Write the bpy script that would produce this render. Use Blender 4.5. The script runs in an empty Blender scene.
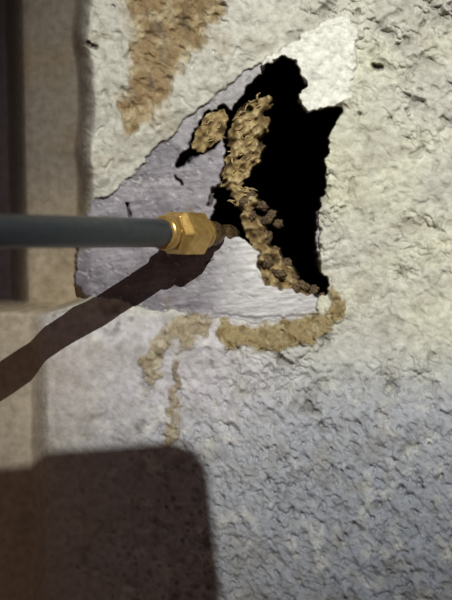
import bpy, bmesh, math, random
import numpy as np
from mathutils import Vector, Matrix
S=0.0005; D=1000.0
random.seed(3)
scene=bpy.context.scene
try:
    scene.view_settings.view_transform='Standard'
    scene.view_settings.look='None'
except Exception: pass

def real(px,py,h):           # point of the wall zone (px units, h = height off the wall) -> world metres
    k=(D-h)/D
    return Vector(((px-226)*k*S, -h*S, (300-py)*k*S))
def raw(x,y,h):
    return Vector(((x-226)*S, -h*S, (300-y)*S))

# ---------------- noise -----------------
def vn(x,y,s,seed,ang=0.5,sx=1.0,sy=1.0):
    rs=np.random.RandomState(seed); T=rs.rand(256,256)
    c,sn=math.cos(ang),math.sin(ang)
    u=(x*c+y*sn)/(s*sx)+1000; v=(-x*sn+y*c)/(s*sy)+1000
    i=np.floor(u).astype(int); j=np.floor(v).astype(int); f=u-i; g=v-j
    f=f*f*(3-2*f); g=g*g*(3-2*g)
    a=T[i%256,j%256]; b=T[(i+1)%256,j%256]; c2=T[i%256,(j+1)%256]; d=T[(i+1)%256,(j+1)%256]
    return ((a*(1-f)+b*f)*(1-g)+(c2*(1-f)+d*f)*g)*2-1
def fbm(x,y,s,seed,o=4,**k):
    r=0;a=1;t=0
    for n in range(o):
        r=r+a*vn(x,y,s/2**n,seed+n*7,ang=0.5+n*0.9 if not k else k['ang'],sx=k.get('sx',1),sy=k.get('sy',1)); t+=a; a*=0.5
    return r/t*1.4
def cells(x,y,s,seed):
    rs=np.random.RandomState(seed); A=rs.rand(128,128);B=rs.rand(128,128)
    u=x/s+500; v=y/s+500
    i=np.floor(u).astype(int); j=np.floor(v).astype(int)
    best=np.full(x.shape,9.0)
    for di in(-1,0,1):
        for dj in(-1,0,1):
            a=i+di;b=j+dj
            dd=(a+A[a%128,b%128]-u)**2+(b+B[a%128,b%128]-v)**2
            best=np.minimum(best,dd)
    return np.sqrt(best)
def sdf(x,y,poly):
    P=np.array(poly,float); n=len(P)
    d=np.full(x.shape,1e9); ins=np.zeros(x.shape,bool)
    for k in range(n):
        ax,ay=P[k]; bx,by=P[(k+1)%n]
        ex,ey=bx-ax,by-ay; wx,wy=x-ax,y-ay
        t=np.clip((wx*ex+wy*ey)/(ex*ex+ey*ey+1e-9),0,1)
        d=np.minimum(d,(wx-ex*t)**2+(wy-ey*t)**2)
        if ay!=by:
            c=((ay>y)!=(by>y))&(x<(bx-ax)*(y-ay)/(by-ay)+ax)
            ins^=c
    d=np.sqrt(d)
    return np.where(ins,-d,d)     # negative inside
def ss(a,b,v):
    t=np.clip((v-a)/(b-a),0,1); return t*t*(3-2*t)
def lin(c):
    c=np.array(c,float)/255
    return np.where(c<=0.04045,c/12.92,((c+0.055)/1.055)**2.4)

# ---------------- grid -----------------
xs=np.concatenate([np.arange(-420,-16,5),np.arange(-16,470,1.0),np.arange(470,880,5)])
ys=np.concatenate([np.arange(-330,-16,5),np.arange(-16,618,1.0),np.arange(618,960,5)])
X,Y=np.meshgrid(xs,ys)
wx=X+fbm(X,Y,14,1,3)*5; wy=Y+fbm(X,Y,14,50,3)*5
wx2=X+fbm(X,Y,6,5,2)*1.6; wy2=Y+fbm(X,Y,6,55,2)*1.6

BEAM=[(93,206),(120,185),(150,157),(185,122),(215,95),(240,78),(262,62),(285,50),(318,60),(322,110),(316,200),(318,300),(318,319),(300,319),(260,321),(215,318),(150,307),(85,294),(76,285),(79,225)]
HOLE=[(232,112),(243,97),(256,78),(270,64),(282,58),(294,62),(300,71),(303,80),(309,87),(298,94),(299,103),(306,112),(318,113),(328,107),(342,107),(336,122),(328,140),(326,165),(324,190),(317,212),(314,232),(316,255),(320,272),(330,285),(326,297),(312,292),(298,290),(280,284),(266,268),(258,248),(246,238),(232,236),(214,232),(210,222),(218,200),(214,196),(222,180),(224,160),(226,130)]
HOLE2=[(212,109),(226,105),(232,116),(226,136),(214,148),(203,152),(192,158),(183,168),(176,166),(180,156),(189,150),(192,135),(199,122)]
WOOD2=[(210,112),(226,109),(230,122),(223,139),(210,148),(198,153),(191,149),(194,133),(202,121)]
WOOD=[(230,116),(238,106),(252,98),(268,92),(274,97),(271,108),(266,113),(273,122),(270,132),(262,137),(266,148),(262,160),(254,168),(249,178),(244,186),(258,192),(262,203),(256,212),(246,216),(236,208),(226,190),(219,188),(222,170),(226,150),(228,132)]
WOODL=[(240,208),(256,212),(262,222),(270,232),(266,242),(279,250),(284,262),(297,270),(300,281),(314,288),(318,296),(298,292),(280,288),(266,284),(258,268),(260,252),(248,242),(240,226)]
CHUNK=[(206,250),(222,236),(234,222),(248,226),(256,240),(262,250),(258,262),(270,282),(300,290),(322,292),(326,314),(260,318),(215,314),(200,290)]
FLAKE=[(258,68),(268,55),(288,44),(304,34),(322,22),(345,16),(358,30),(352,48),(358,66),(350,80),(352,96),(338,104),(328,107),(318,113),(306,112),(299,103),(298,94),(309,87),(303,80),(300,71),(294,62),(282,58),(268,65)]
BROWN=[(118,-60),(216,-60),(222,-10),(214,22),(200,40),(190,62),(172,88),(150,124),(130,130),(123,95),(120,40)]
MUD1=[(218,322),(262,322),(300,320),(322,312),(331,296),(334,284),(341,290),(342,312),(332,332),(310,344),(280,350),(248,351),(224,352),(217,340)]
MUD2=[(214,318),(192,314),(170,320),(150,338),(143,356),(145,390),(155,388),(159,362),(167,347),(178,342),(180,352),(192,345),(208,333)]
MUD3=[(171,360),(181,360),(179,410),(173,448),(163,448),(168,410)]

dB=sdf(wx2,wy2,BEAM)+fbm(X,Y,16,56,4)*4.5; dH=sdf(wx2,wy2,HOLE)+fbm(X,Y,7,77,2)*1.8; dH2=sdf(wx2,wy2,HOLE2)+vn(X,Y,4,78)*1.5
dW=sdf(wx2,wy2,WOOD); dW2=sdf(wx2,wy2,WOOD2); dWL=sdf(wx2,wy2,WOODL)+vn(X,Y,5,79)*2
dC=sdf(wx2,wy2,CHUNK); dF=sdf(wx2,wy2,FLAKE)+fbm(X,Y,9,57,3)*3; dBr=sdf(wx,wy,BROWN)+fbm(X,Y,24,90,5,ang=1.2,sx=1.6,sy=.8)*20
dM1=sdf(wx,wy,MUD1)+fbm(X,Y,9,91,3)*3.5; dM2=sdf(wx,wy,MUD2)+fbm(X,Y,9,92,3)*4; dM3=sdf(wx,wy,MUD3)+fbm(X,Y,7,93,3)*4
dM=np.minimum(np.minimum(dM1,dM2),dM3+0.5)

# ---------------- height -----------------
# troweled/thrown plaster: irregular lumps, flat-topped in places, torn pits between them
amp=0.5+0.7*ss(-0.5,0.6,fbm(X,Y,48,300,3))
l1=fbm(wx,wy,17,301,4); l1=np.where(l1>0.35,0.35+(l1-0.35)*0.35,l1)      # flattened tops
l2=np.abs(fbm(wx,wy,11,302,3)); l3=fbm(X,Y,5.5,303,3)
st=l1*4.2-(0.28-np.minimum(l2,0.28))*8*amp+l3*1.4
pit=np.clip(vn(wx,wy,10,21)-0.5,0,1)*10+np.clip(vn(wx,wy,18,22)-0.55,0,1)*9
stucco=(st-pit)*amp
sb=fbm(X,Y,6.5,310,3,ang=0.9,sx=1.5,sy=0.8)*2.6-np.clip(fbm(X,Y,5,311,2)-0.25,0,1)*6+l1*2.0    # finer harling low down
low_mix=ss(330,430,Y)
stucco=stucco*(1-low_mix)+(sb*0.8+stucco*0.45)*low_mix
stl=fbm(wx,wy,14,210,4)*2.6-np.clip(vn(wx,wy,8,211)-0.5,0,1)*7+l3*0.8
rightness=ss(230,330,X)
lower=ss(296,326,Y-0.06*(X-150)*(X<150))          # wall below the beam steps outwards
fr_=ss(300,350,X)
lower=lower*(1-fr_)+ss(290,430,Y)*fr_             # right of the hole the plaster runs through unbroken
hR=6+0.10*(X-300)+stucco*(1+0.15*(X>300))
near=ss(0,22,dB)                                  # upper plaster thins out towards the painted timber
hTop=(2.6+6*near)+stl*(0.4+0.6*near)+fbm(X,Y,50,33,3)*3*near
hTop=hTop*(1-rightness)+hR*rightness
lowbase=14+0.02*(Y-330)+np.clip(X-200,0,999)*0.12+np.clip(Y-380,0,999)*0.16
roughL=ss(80,260,X+0.35*(Y-400))*0.85+0.16
fac=ss(322,350,Y); fac=fac*(1-fr_)+fr_
hLow=lowbase*(0.35+0.65*fac)+stucco*roughL*1.1
wallh=hTop*(1-lower)+hLow*lower
# left arris -> pillar
edgeU=88+vn(X*0,Y,40,41)*5-6*ss(120,0,Y)
edgeL=42+vn(X*0,Y,60,42)*3
edge=edgeU*(1-ss(296,318,Y))+edgeL*ss(296,318,Y)
pil=-34*(1-ss(300,316,Y))-6*ss(300,316,Y)+np.clip(Y-400,0,999)*0.14-60*(1-ss(4,24,X-0.02*Y))*(1-ss(300,312,Y))+fbm(X,Y,30,43,4)*1.2
tp=ss(-12,8,X-edge)
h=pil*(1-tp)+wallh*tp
isp=(X<edge-2)
# beam
grain=fbm(X,Y,9,60,3,ang=-0.12,sx=5,sy=0.5)
hb=-1.5+fbm(X,Y,40,61,3)*1.0+grain*0.25-np.clip(vn(X,Y,4,62)-0.72,0,1)*7+fbm(X,Y,6,65,3)*0.35
hb=hb-8*(1-ss(76,92,X))
chr_=fbm(X,Y,5,64,3,ang=-0.15,sx=4,sy=0.7)
ckL=ss(205,235,X-0.15*(300-Y))                     # chunk lifts towards the break only
hb=hb+ss(1,-2,dC)*(3+chr_*1.0*ss(30,0,-dC))*ckL
kb=ss(2.0,-1.2,dB)
h=h*(1-kb)+hb*kb
# flake of paint
kf=ss(1.2,-1.2,dF)
h=h+(14+fbm(X,Y,16,70,4)*4+stucco*0.3-h)*kf
# brown exposed patch
kbr=ss(7,-5,dBr)
h=h-kbr*(3.5+fbm(X,Y,8,71,3)*2.6)
# mud
km=ss(2.5,-3,dM)
h=h+km*(2.6+fbm(X,Y,6,72,3)*2.1+vn(X,Y,3,73)*0.7)
# hole
kh=ss(1.0,-2.2,dH)
h=h*(1-kh)+(-400)*kh  # made extra deep so the back stays out of the light
kh2=ss(0.8,-1.5,dH2); h=h*(1-kh2)+(-45)*kh2
# torn wood: galleries eaten out between crumbly ribs
fib=fbm(X,Y,5.5,80,4,ang=-0.75,sx=2.2,sy=0.9)*0.65+(0.45-cells(wx2,wy2,8,81))*1.1
fib2=vn(X,Y,4,83,ang=-0.6,sx=2.5,sy=0.9)
eat=ss(0.55,0.85,vn(X,Y,8,85,ang=-0.8,sx=1.7,sy=.8))
hw=-7+fib*7+fib2*1.5-eat*12-np.clip(dW+6,0,10)*0.9
kw=ss(0.8,-0.8,dW+fib2*2.4+1.0); h=h*(1-kw)+hw*kw
hw2=-7+fib*4; kw2=ss(0.8,-0.8,dW2+fib2*1.5); h=h*(1-kw2)+hw2*kw2
crumb=(0.5-cells(X,Y,7,88))*7+fbm(X,Y,6,84,3)*4
hwl=-9+crumb-0.12*(X-250); kwl=ss(0.8,-0.8,dWL); h=h*(1-kwl)+hwl*kwl
crack=np.zeros_like(X)
def seg(x0,y0,x1,y1,w,dep):
    global h,crack
    d=sdf(wx2,wy2,[(x0,y0),(x1,y1),(x1+.01,y1+.01)])
    k=ss(w,w*0.3,d); h=h-k*dep; crack=np.maximum(crack,k)
seg(214,190,208,206,2.6,14); seg(176,176,182,184,1.4,8); seg(128,204,129,216,1.8,9)
seg(374,66,380,68,4.5,10); seg(88,44,96,47,3.5,5); seg(205,262,214,258,1.2,4)

# ---------------- colour (albedo) -----------------
def mix(a,b,k): return a*(1-k[...,None])+np.array(b)*k[...,None]
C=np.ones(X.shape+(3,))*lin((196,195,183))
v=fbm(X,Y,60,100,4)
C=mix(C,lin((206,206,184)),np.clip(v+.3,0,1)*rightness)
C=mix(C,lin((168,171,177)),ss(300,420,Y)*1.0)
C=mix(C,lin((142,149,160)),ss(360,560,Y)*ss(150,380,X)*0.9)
C=mix(C,lin((196,192,198)),ss(300,330,Y)*ss(330,180,X)*ss(470,380,Y)*0.8)
C=mix(C,lin((108,106,98)),np.clip(pit/5,0,1)*0.75*amp.clip(0,1))        # greyer and darker in the pits
C=mix(C,lin((218,218,206)),np.clip(fbm(X,Y,12,103,3)-0.2,0,1)*0.6)
C=mix(C,lin((134,128,112)),np.clip(fbm(X,Y,20,106,4),0,1)*0.40)
C=mix(C,lin((146,128,94)),np.clip(fbm(X,Y,35,104,4)-0.15,0,1)*1.0*ss(300,180,X)*ss(230,100,Y))
# left pillar
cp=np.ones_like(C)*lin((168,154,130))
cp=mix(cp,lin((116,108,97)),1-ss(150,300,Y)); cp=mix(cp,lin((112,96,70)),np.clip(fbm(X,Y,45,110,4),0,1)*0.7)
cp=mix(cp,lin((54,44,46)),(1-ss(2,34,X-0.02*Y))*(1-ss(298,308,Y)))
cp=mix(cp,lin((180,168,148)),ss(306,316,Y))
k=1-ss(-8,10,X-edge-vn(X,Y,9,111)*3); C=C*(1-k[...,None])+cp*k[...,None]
C=mix(C,lin((184,174,156)),ss(150,40,X)*ss(318,360,Y)*0.5)
# paint on beam
cb=np.ones_like(C)*lin((146,141,148))
cb=mix(cb,lin((104,99,106)),np.clip(0.5+fbm(X,Y,28,120,4),0,1)*ss(270,160,X))
cb=mix(cb,lin((186,186,189)),ss(190,260,X)*ss(200,260,Y)*0.7)
cb=mix(cb,lin((158,158,153)),ss(150,90,Y)*0.5)
cb=mix(cb,lin((172,169,172)),np.clip(fbm(X,Y,12,124,4,ang=-0.5,sx=3,sy=.7)-.15,0,1)*0.45)
cb=mix(cb,lin((110,95,74)),np.clip(fbm(X,Y,14,121,3)-0.5,0,1)*0.9)
cb=mix(cb,lin((212,211,208)),ss(1,-2,dC)*ckL*(0.35+0.65*ss(22,2,-dC)*ss(310,270,Y)))
cb=mix(cb,lin((205,205,202)),np.clip(vn(X,Y,3.5,122)-0.7,0,1)*2.5)
C=C*(1-kb[...,None])+cb*kb[...,None]
C=mix(C,lin((232,233,222)),kf*0.9)
br=np.ones_like(C)*lin((134,108,64)); br=mix(br,lin((80,60,34)),np.clip(fbm(X,Y,9,130,4,ang=1.4,sx=3,sy=1),0,1)); br=mix(br,lin((184,170,134)),np.clip(fbm(X,Y,10,131,4)+.05,0,1))
kbc=kbr*0.9; C=C*(1-kbc[...,None])+br*kbc[...,None]
mu=np.ones_like(C)*lin((154,138,102)); mu=mix(mu,lin((108,90,56)),np.clip(fbm(X,Y,6,140,3),0,1)); mu=mix(mu,lin((188,180,150)),np.clip(fbm(X,Y,8,141,3)-0.2,0,1))
kmc=km*(0.8+0.2*(dM1<0)); C=C*(1-kmc[...,None])+mu*kmc[...,None]
hole_shade=np.maximum(ss(1.6,-1.0,dH),ss(1.2,-0.6,dH2)); C=mix(C,(0.012,0.008,0.006),hole_shade)  # shade inside both holes painted in as a near-black albedo
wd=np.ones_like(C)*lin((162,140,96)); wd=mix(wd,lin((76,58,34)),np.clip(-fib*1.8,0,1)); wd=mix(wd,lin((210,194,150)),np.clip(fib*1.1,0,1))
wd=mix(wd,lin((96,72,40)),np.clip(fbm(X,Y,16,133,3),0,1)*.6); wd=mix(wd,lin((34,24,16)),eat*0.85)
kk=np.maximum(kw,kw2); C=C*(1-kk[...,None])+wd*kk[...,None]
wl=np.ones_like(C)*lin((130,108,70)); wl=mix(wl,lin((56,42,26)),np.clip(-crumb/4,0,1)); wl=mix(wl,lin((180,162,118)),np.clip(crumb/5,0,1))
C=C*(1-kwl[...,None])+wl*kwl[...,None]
C=mix(C,lin((64,52,42)),crack*0.85)

# ---------------- regions -----------------
R=np.zeros(X.shape,int)         # 0 back wall
R[isp]=1
R[(dM<-0.5)&(~isp)]=2
R[(dB<0)&(dF>0)&(R!=2)]=3
R[(dH<-2.4)]=4
R[(dH2<-1.6)]=3
R[(kw>0.5)|(kw2>0.5)|(kwl>0.5)]=5

K=(D-h)/D
PX=(X-226)*K*S; PZ=(300-Y)*K*S; PY=-h*S
V=np.stack([PX,PY,PZ],-1).reshape(-1,3)
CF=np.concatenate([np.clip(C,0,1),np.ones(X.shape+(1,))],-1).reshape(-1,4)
ny,nx=X.shape
idx=np.arange(ny*nx).reshape(ny,nx)
q=np.stack([idx[:-1,:-1],idx[1:,:-1],idx[1:,1:],idx[:-1,1:]],-1).reshape(-1,4)
fr=R[:-1,:-1].reshape(-1)

# ---------------- materials -----------------
def surf_mat(name,rough=0.9,bump=0.3,bscale=2500,spec=0.2,stretch=(1,1,1)):
    m=bpy.data.materials.new(name); m.use_nodes=True; nt=m.node_tree; b=nt.nodes['Principled BSDF']
    at=nt.nodes.new('ShaderNodeAttribute'); at.attribute_name='Col'
    tc=nt.nodes.new('ShaderNodeTexCoord'); mp=nt.nodes.new('ShaderNodeMapping'); mp.inputs['Scale'].default_value=stretch
    nt.links.new(tc.outputs['Object'],mp.inputs['Vector'])
    n=nt.nodes.new('ShaderNodeTexNoise'); n.inputs['Scale'].default_value=bscale; n.inputs['Detail'].default_value=5
    nt.links.new(mp.outputs[0],n.inputs['Vector'])
    n2=nt.nodes.new('ShaderNodeTexNoise'); n2.inputs['Scale'].default_value=bscale*0.35; n2.inputs['Detail'].default_value=6
    nt.links.new(mp.outputs[0],n2.inputs['Vector'])
    cr=nt.nodes.new('ShaderNodeValToRGB'); cr.color_ramp.elements[0].position=0.3; cr.color_ramp.elements[0].color=(0.72,0.71,0.69,1); cr.color_ramp.elements[1].position=0.65; cr.color_ramp.elements[1].color=(1,1,1,1)
    nt.links.new(n2.outputs['Fac'],cr.inputs[0])
    mx=nt.nodes.new('ShaderNodeMix'); mx.data_type='RGBA'; mx.blend_type='MULTIPLY'; mx.inputs['Factor'].default_value=1
    nt.links.new(at.outputs['Color'],mx.inputs['A']); nt.links.new(cr.outputs[0],mx.inputs['B'])
    nt.links.new(mx.outputs['Result'],b.inputs['Base Color'])
    bp=nt.nodes.new('ShaderNodeBump'); bp.inputs['Strength'].default_value=bump; bp.inputs['Distance'].default_value=0.0006
    nt.links.new(n.outputs['Fac'],bp.inputs['Height']); nt.links.new(bp.outputs[0],b.inputs['Normal'])
    b.inputs['Roughness'].default_value=rough; b.inputs['Specular IOR Level'].default_value=spec
    return m
mats={0:('wall_back',surf_mat('rough_plaster',0.75,0.45,900,0.4)),
      1:('wall_left',surf_mat('beige_render',0.85,0.2,700)),
      2:('termite_mud_trail',surf_mat('dry_mud',1,0.6,1300)),
      3:('painted_wooden_beam',surf_mat('weathered_paint',0.5,0.2,500,0.4,(1,1,3))),
      4:('hollow_cavity',surf_mat('painted_shade_cavity',1,0.2,300,0.0)),
      5:('splintered_wood',surf_mat('torn_wood',0.85,0.8,900,0.2,(2,2,1)))}
def mesh_obj(name,verts,faces,mat,col=None,smooth=True):
    me=bpy.data.meshes.new(name)
    me.vertices.add(len(verts)); me.vertices.foreach_set('co',verts.astype(np.float32).ravel())
    me.loops.add(faces.size); me.loops.foreach_set('vertex_index',faces.astype(np.int32).ravel())
    me.polygons.add(len(faces)); me.polygons.foreach_set('loop_start',np.arange(0,faces.size,4,dtype=np.int32))
    try: me.polygons.foreach_set('loop_total',np.full(len(faces),4,dtype=np.int32))
    except Exception: pass
    me.update(calc_edges=True)
    if col is not None:
        a=me.color_attributes.new('Col','FLOAT_COLOR','POINT'); a.data.foreach_set('color',col.astype(np.float32).ravel())
    me.polygons.foreach_set('use_smooth',[smooth]*len(me.polygons)); me.validate(); me.update()
    o=bpy.data.objects.new(name,me); scene.collection.objects.link(o); me.materials.append(mat); return o
for r,(nm,mt) in mats.items():
    f=q[fr==r]
    u,inv=np.unique(f,return_inverse=True)
    mesh_obj(nm,V[u],inv.reshape(-1,4),mt,CF[u])
bpy.data.objects['hollow_cavity'].parent=bpy.data.objects['wall_back']

# ---------------- simple materials -----------------
def mat(name,col,rough,metal=0,bump=0.0,bs=400,col2=None):
    m=bpy.data.materials.new(name); m.use_nodes=True; nt=m.node_tree; b=nt.nodes['Principled BSDF']
    tc=nt.nodes.new('ShaderNodeTexCoord'); n=nt.nodes.new('ShaderNodeTexNoise'); n.inputs['Scale'].default_value=bs; n.inputs['Detail'].default_value=5
    nt.links.new(tc.outputs['Object'],n.inputs['Vector'])
    cr=nt.nodes.new('ShaderNodeValToRGB'); cr.color_ramp.elements[0].position=0.35; cr.color_ramp.elements[1].position=0.65
    cr.color_ramp.elements[0].color=(*lin(col2 or col),1); cr.color_ramp.elements[1].color=(*lin(col),1)
    nt.links.new(n.outputs['Fac'],cr.inputs[0]); nt.links.new(cr.outputs[0],b.inputs['Base Color'])
    b.inputs['Roughness'].default_value=rough; b.inputs['Metallic'].default_value=metal
    if bump:
        bp=nt.nodes.new('ShaderNodeBump'); bp.inputs['Strength'].default_value=bump; bp.inputs['Distance'].default_value=0.0004
        nt.links.new(n.outputs['Fac'],bp.inputs['Height']); nt.links.new(bp.outputs[0],b.inputs['Normal'])
    return m
m_rod=mat('dark_grey_tube',(48,54,58),0.33,0.0,0.04,300,(38,44,48))
m_brass=mat('worn_brass',(206,174,104),0.30,0.7,0.02,250,(176,142,78))
m_tip=mat('tarnished_tip',(120,100,66),0.4,0.6,0.2,600,(60,50,38))
m_frass=mat('termite_frass',(110,90,62),0.95,0,0.8,700,(56,44,30))
m_phone=mat('phone_plastic',(30,30,34),0.3,0,0,50,(26,26,30)); m_glass=mat('phone_glass',(8,8,10),0.08,0,0,50,(8,8,10))

# ---------------- spray lance -----------------
root=bpy.data.objects.new('spray_lance',None); scene.collection.objects.link(root)
def P(qx,qy,hh): return real(qx,qy,hh)
A=P(0,231,225); B=P(168,233,62)
ax=(B-A).normalized(); up=Vector((0,0,1)); e1=(up-ax*up.dot(ax)).normalized(); e2=ax.cross(e1)
def revolve(name,prof,mt,origin,seg=48,hexa=False,smooth=True,rot=0):
    bm=bmesh.new(); rings=[]
    n=6 if hexa else seg
    for (t,r) in prof:
        c=origin+ax*(t*S)
        rings.append([bm.verts.new(c+(e1*math.cos(2*math.pi*k/n+rot)+e2*math.sin(2*math.pi*k/n+rot))*(r*S)) for k in range(n)])
    for a,b in zip(rings,rings[1:]):
        for k in range(n): bm.faces.new((a[k],a[(k+1)%n],b[(k+1)%n],b[k]))
    bm.faces.new(rings[0][::-1]); bm.faces.new(rings[-1])
    if hexa:
        bmesh.ops.bevel(bm,geom=[e for e in bm.edges],offset=0.7*S,segments=2,affect='EDGES')
    bmesh.ops.recalc_face_normals(bm,faces=bm.faces)
    me=bpy.data.meshes.new(name); bm.to_mesh(me); bm.free(); me.materials.append(mt)
    for p in me.polygons: p.use_smooth=smooth
    o=bpy.data.objects.new(name,me); scene.collection.objects.link(o); o.parent=root
    return o
L0=-(B-A).length/S-330
revolve('tube',[(L0,13.7),(-260,13.7),(-170,13.6),(-90,13.5),(-30,13.2),(-12,13.2),(-8,12.8),(-2,12)],m_rod,B)
revolve('brass_collar',[(-9,12),(-8,15.4),(-6,16.6),(-1,16.8),(1,15.5),(2,13),(8,13)],m_brass,B)
revolve('brass_hex_nut',[(5,14.5),(6,18),(12,23.0),(42,23.0),(47,19),(48,15)],m_brass,B,hexa=True,smooth=False,rot=math.radians(34))
revolve('brass_shoulder',[(46,13),(48,16),(55,15.5),(58,12.5),(60,10)],m_brass,B)
revolve('nozzle_tip',[(58,9),(61,12),(70,12.5),(75,11),(77,7),(84,6.5),(87,9),(97,9.5),(102,8),(107,5),(113,3)],m_tip,B)

# ---------------- loose frass clods inside the hole -----------------
bm=bmesh.new()
for (x,y,hh,r) in [(256,222,-22,7),(268,218,-30,8),(278,224,-34,5),(262,206,-18,5),(250,196,-12,5),(266,238,-18,6),(274,252,-20,6),(284,264,-22,6),(292,278,-20,6),(304,286,-18,6),(258,232,-16,5),(252,216,-10,5),(244,202,-9,5),(280,274,-12,5),(268,262,-10,5),(296,288,-10,4),(314,290,-12,5),(322,296,-4,4)]:
    res=bmesh.ops.create_icosphere(bm,subdivisions=3,radius=1)
    c=real(x,y,hh)
    sc=Vector((random.uniform(.8,1.5),random.uniform(.8,1.4),random.uniform(.7,1.1)))
    rm=Matrix.Rotation(random.uniform(0,3),3,'Y')
    for v_ in res['verts']:
        n=v_.co.copy(); d=1+0.22*math.sin(n.x*5+x)*math.cos(n.z*6+y)+0.12*math.sin(n.y*11+n.x*9+y)
        v_.co=c+(rm@Vector((n.x*sc.x,n.y*sc.y,n.z*sc.z)))*d*r*S
me=bpy.data.meshes.new('termite_frass'); bm.to_mesh(me); bm.free(); me.materials.append(m_frass)
for p in me.polygons: p.use_smooth=True
o=bpy.data.objects.new('termite_frass',me); scene.collection.objects.link(o)

# ---------------- wood fibres standing out of the break -----------------
m_fib=mat('wood_fibre',(190,170,122),0.85,0,0.5,900,(112,90,54))
bm=bmesh.new()
def fibre(x,y,hh,ang,Ln,w,dh):
    n=6; prev=None
    for i in range(n+1):
        t=i/n; wob=math.sin(t*5+x)*1.2
        px=x+math.cos(ang)*Ln*t-math.sin(ang)*wob; py=y-math.sin(ang)*Ln*t-math.cos(ang)*wob; hc=hh+dh*t+math.sin(t*3.1)*1.5
        r=w*(1-0.75*t**2)*(0.6+0.4*min(1,t*6))
        ring=[]
        for k in range(6):
            a=k*math.pi/3
            ring.append(bm.verts.new(real(px-math.sin(ang)*math.cos(a)*r,py-math.cos(ang)*math.cos(a)*r,hc+math.sin(a)*r)))
        if prev:
            for k in range(6): bm.faces.new((prev[k],prev[(k+1)%6],ring[(k+1)%6],ring[k]))
        else: bm.faces.new(ring)
        prev=ring
    bm.faces.new(prev[::-1])
for i in range(26):
    t=random.random()
    y=100+t*88; xl=232-8*t; xr=262-14*t
    x=random.uniform(xl,xr-4)
    fibre(x,y,random.uniform(-10,-5),random.uniform(-0.1,1.2),random.uniform(6,13),random.uniform(0.6,1.5),random.uniform(-6,3))
for i in range(8):
    x=random.uniform(200,220); y=random.uniform(122,146)
    fibre(x,y,-8,random.uniform(0.4,0.9),random.uniform(6,10),random.uniform(.6,1.2),0)
for i in range(20):
    x=random.uniform(226,250); y=random.uniform(186,206)
    fibre(x,y,-8,random.uniform(-0.9,0.3),random.uniform(8,16),random.uniform(.6,1.4),-4)
bmesh.ops.recalc_face_normals(bm,faces=bm.faces)
me=bpy.data.meshes.new('wood_fibres'); bm.to_mesh(me); bm.free(); me.materials.append(m_fib)
for p in me.polygons: p.use_smooth=True
o=bpy.data.objects.new('wood_fibres',me); scene.collection.objects.link(o); o.parent=bpy.data.objects['splintered_wood']

# ---------------- light / smartphone that throws the shadow -----------------
LX,LY,LH=340,-545,1600
ph=bpy.data.objects.new('smartphone',None); scene.collection.objects.link(ph)
def rbox(name,w,hg,th,rad,mt,loc,rotz):
    bm=bmesh.new(); pts=[]
    for (cx,cy,a0) in [(w/2-rad,hg/2-rad,0),(-w/2+rad,hg/2-rad,90),(-w/2+rad,-hg/2+rad,180),(w/2-rad,-hg/2+rad,270)]:
        for k in range(9):
            a=math.radians(a0+k*90/8); pts.append((cx+rad*math.cos(a),cy+rad*math.sin(a)))
    f=[bm.verts.new((x*S,-th/2*S,y*S)) for x,y in pts]; b=[bm.verts.new((x*S,th/2*S,y*S)) for x,y in pts]
    bm.faces.new(f); bm.faces.new(b[::-1]); n=len(f)
    for k in range(n): bm.faces.new((f[k],b[k],b[(k+1)%n],f[(k+1)%n]))
    bmesh.ops.recalc_face_normals(bm,faces=bm.faces)
    bmesh.ops.rotate(bm,verts=bm.verts,matrix=Matrix.Rotation(rotz,3,'Y'))
    bmesh.ops.translate(bm,verts=bm.verts,vec=loc)
    me=bpy.data.meshes.new(name); bm.to_mesh(me); bm.free(); me.materials.append(mt)
    o=bpy.data.objects.new(name,me); scene.collection.objects.link(o); o.parent=ph
kk_=(LH-30)/(LH-1000)
sx_,sy_=228,461
cxp=LX+(sx_-LX)/kk_; cyp=LY+(sy_-LY)/kk_
loc=raw(cxp-80+4,cyp+150,1000)
rbox('body',160,300,14,14,m_phone,loc,math.radians(-5))
rbox('screen',152,288,2,10,m_glass,loc+Vector((0,-8*S,0)),math.radians(-5))
rbox('camera_bump',44,60,6,10,m_glass,loc+Vector((-40*S,9*S,100*S)),math.radians(-5))

ld=bpy.data.lights.new('torch_light','SPOT'); ld.energy=36; ld.color=(1.0,1.0,0.955); ld.shadow_soft_size=0.0018
ld.spot_size=math.radians(33); ld.spot_blend=1.0
lo=bpy.data.objects.new('torch_light',ld); scene.collection.objects.link(lo); lo.location=raw(LX,LY,LH)
tgt=raw(325,200,0); lo.rotation_euler=(tgt-lo.location).to_track_quat('-Z','Y').to_euler()
w=bpy.data.worlds.new('World'); scene.world=w; w.use_nodes=True
w.node_tree.nodes['Background'].inputs[0].default_value=(0.14,0.092,0.078,1); w.node_tree.nodes['Background'].inputs[1].default_value=0.66

# ---------------- camera -----------------
cd=bpy.data.cameras.new('camera'); co=bpy.data.objects.new('camera',cd); scene.collection.objects.link(co)
cd.sensor_fit='VERTICAL'; cd.sensor_height=24; cd.lens=24*(D*S)/(600*S); cd.clip_start=0.01; cd.clip_end=20
co.location=(0,-D*S,0); co.rotation_euler=(math.pi/2,0,0)
cd.dof.use_dof=True; cd.dof.focus_distance=D*S-0.008; cd.dof.aperture_fstop=4
scene.camera=co
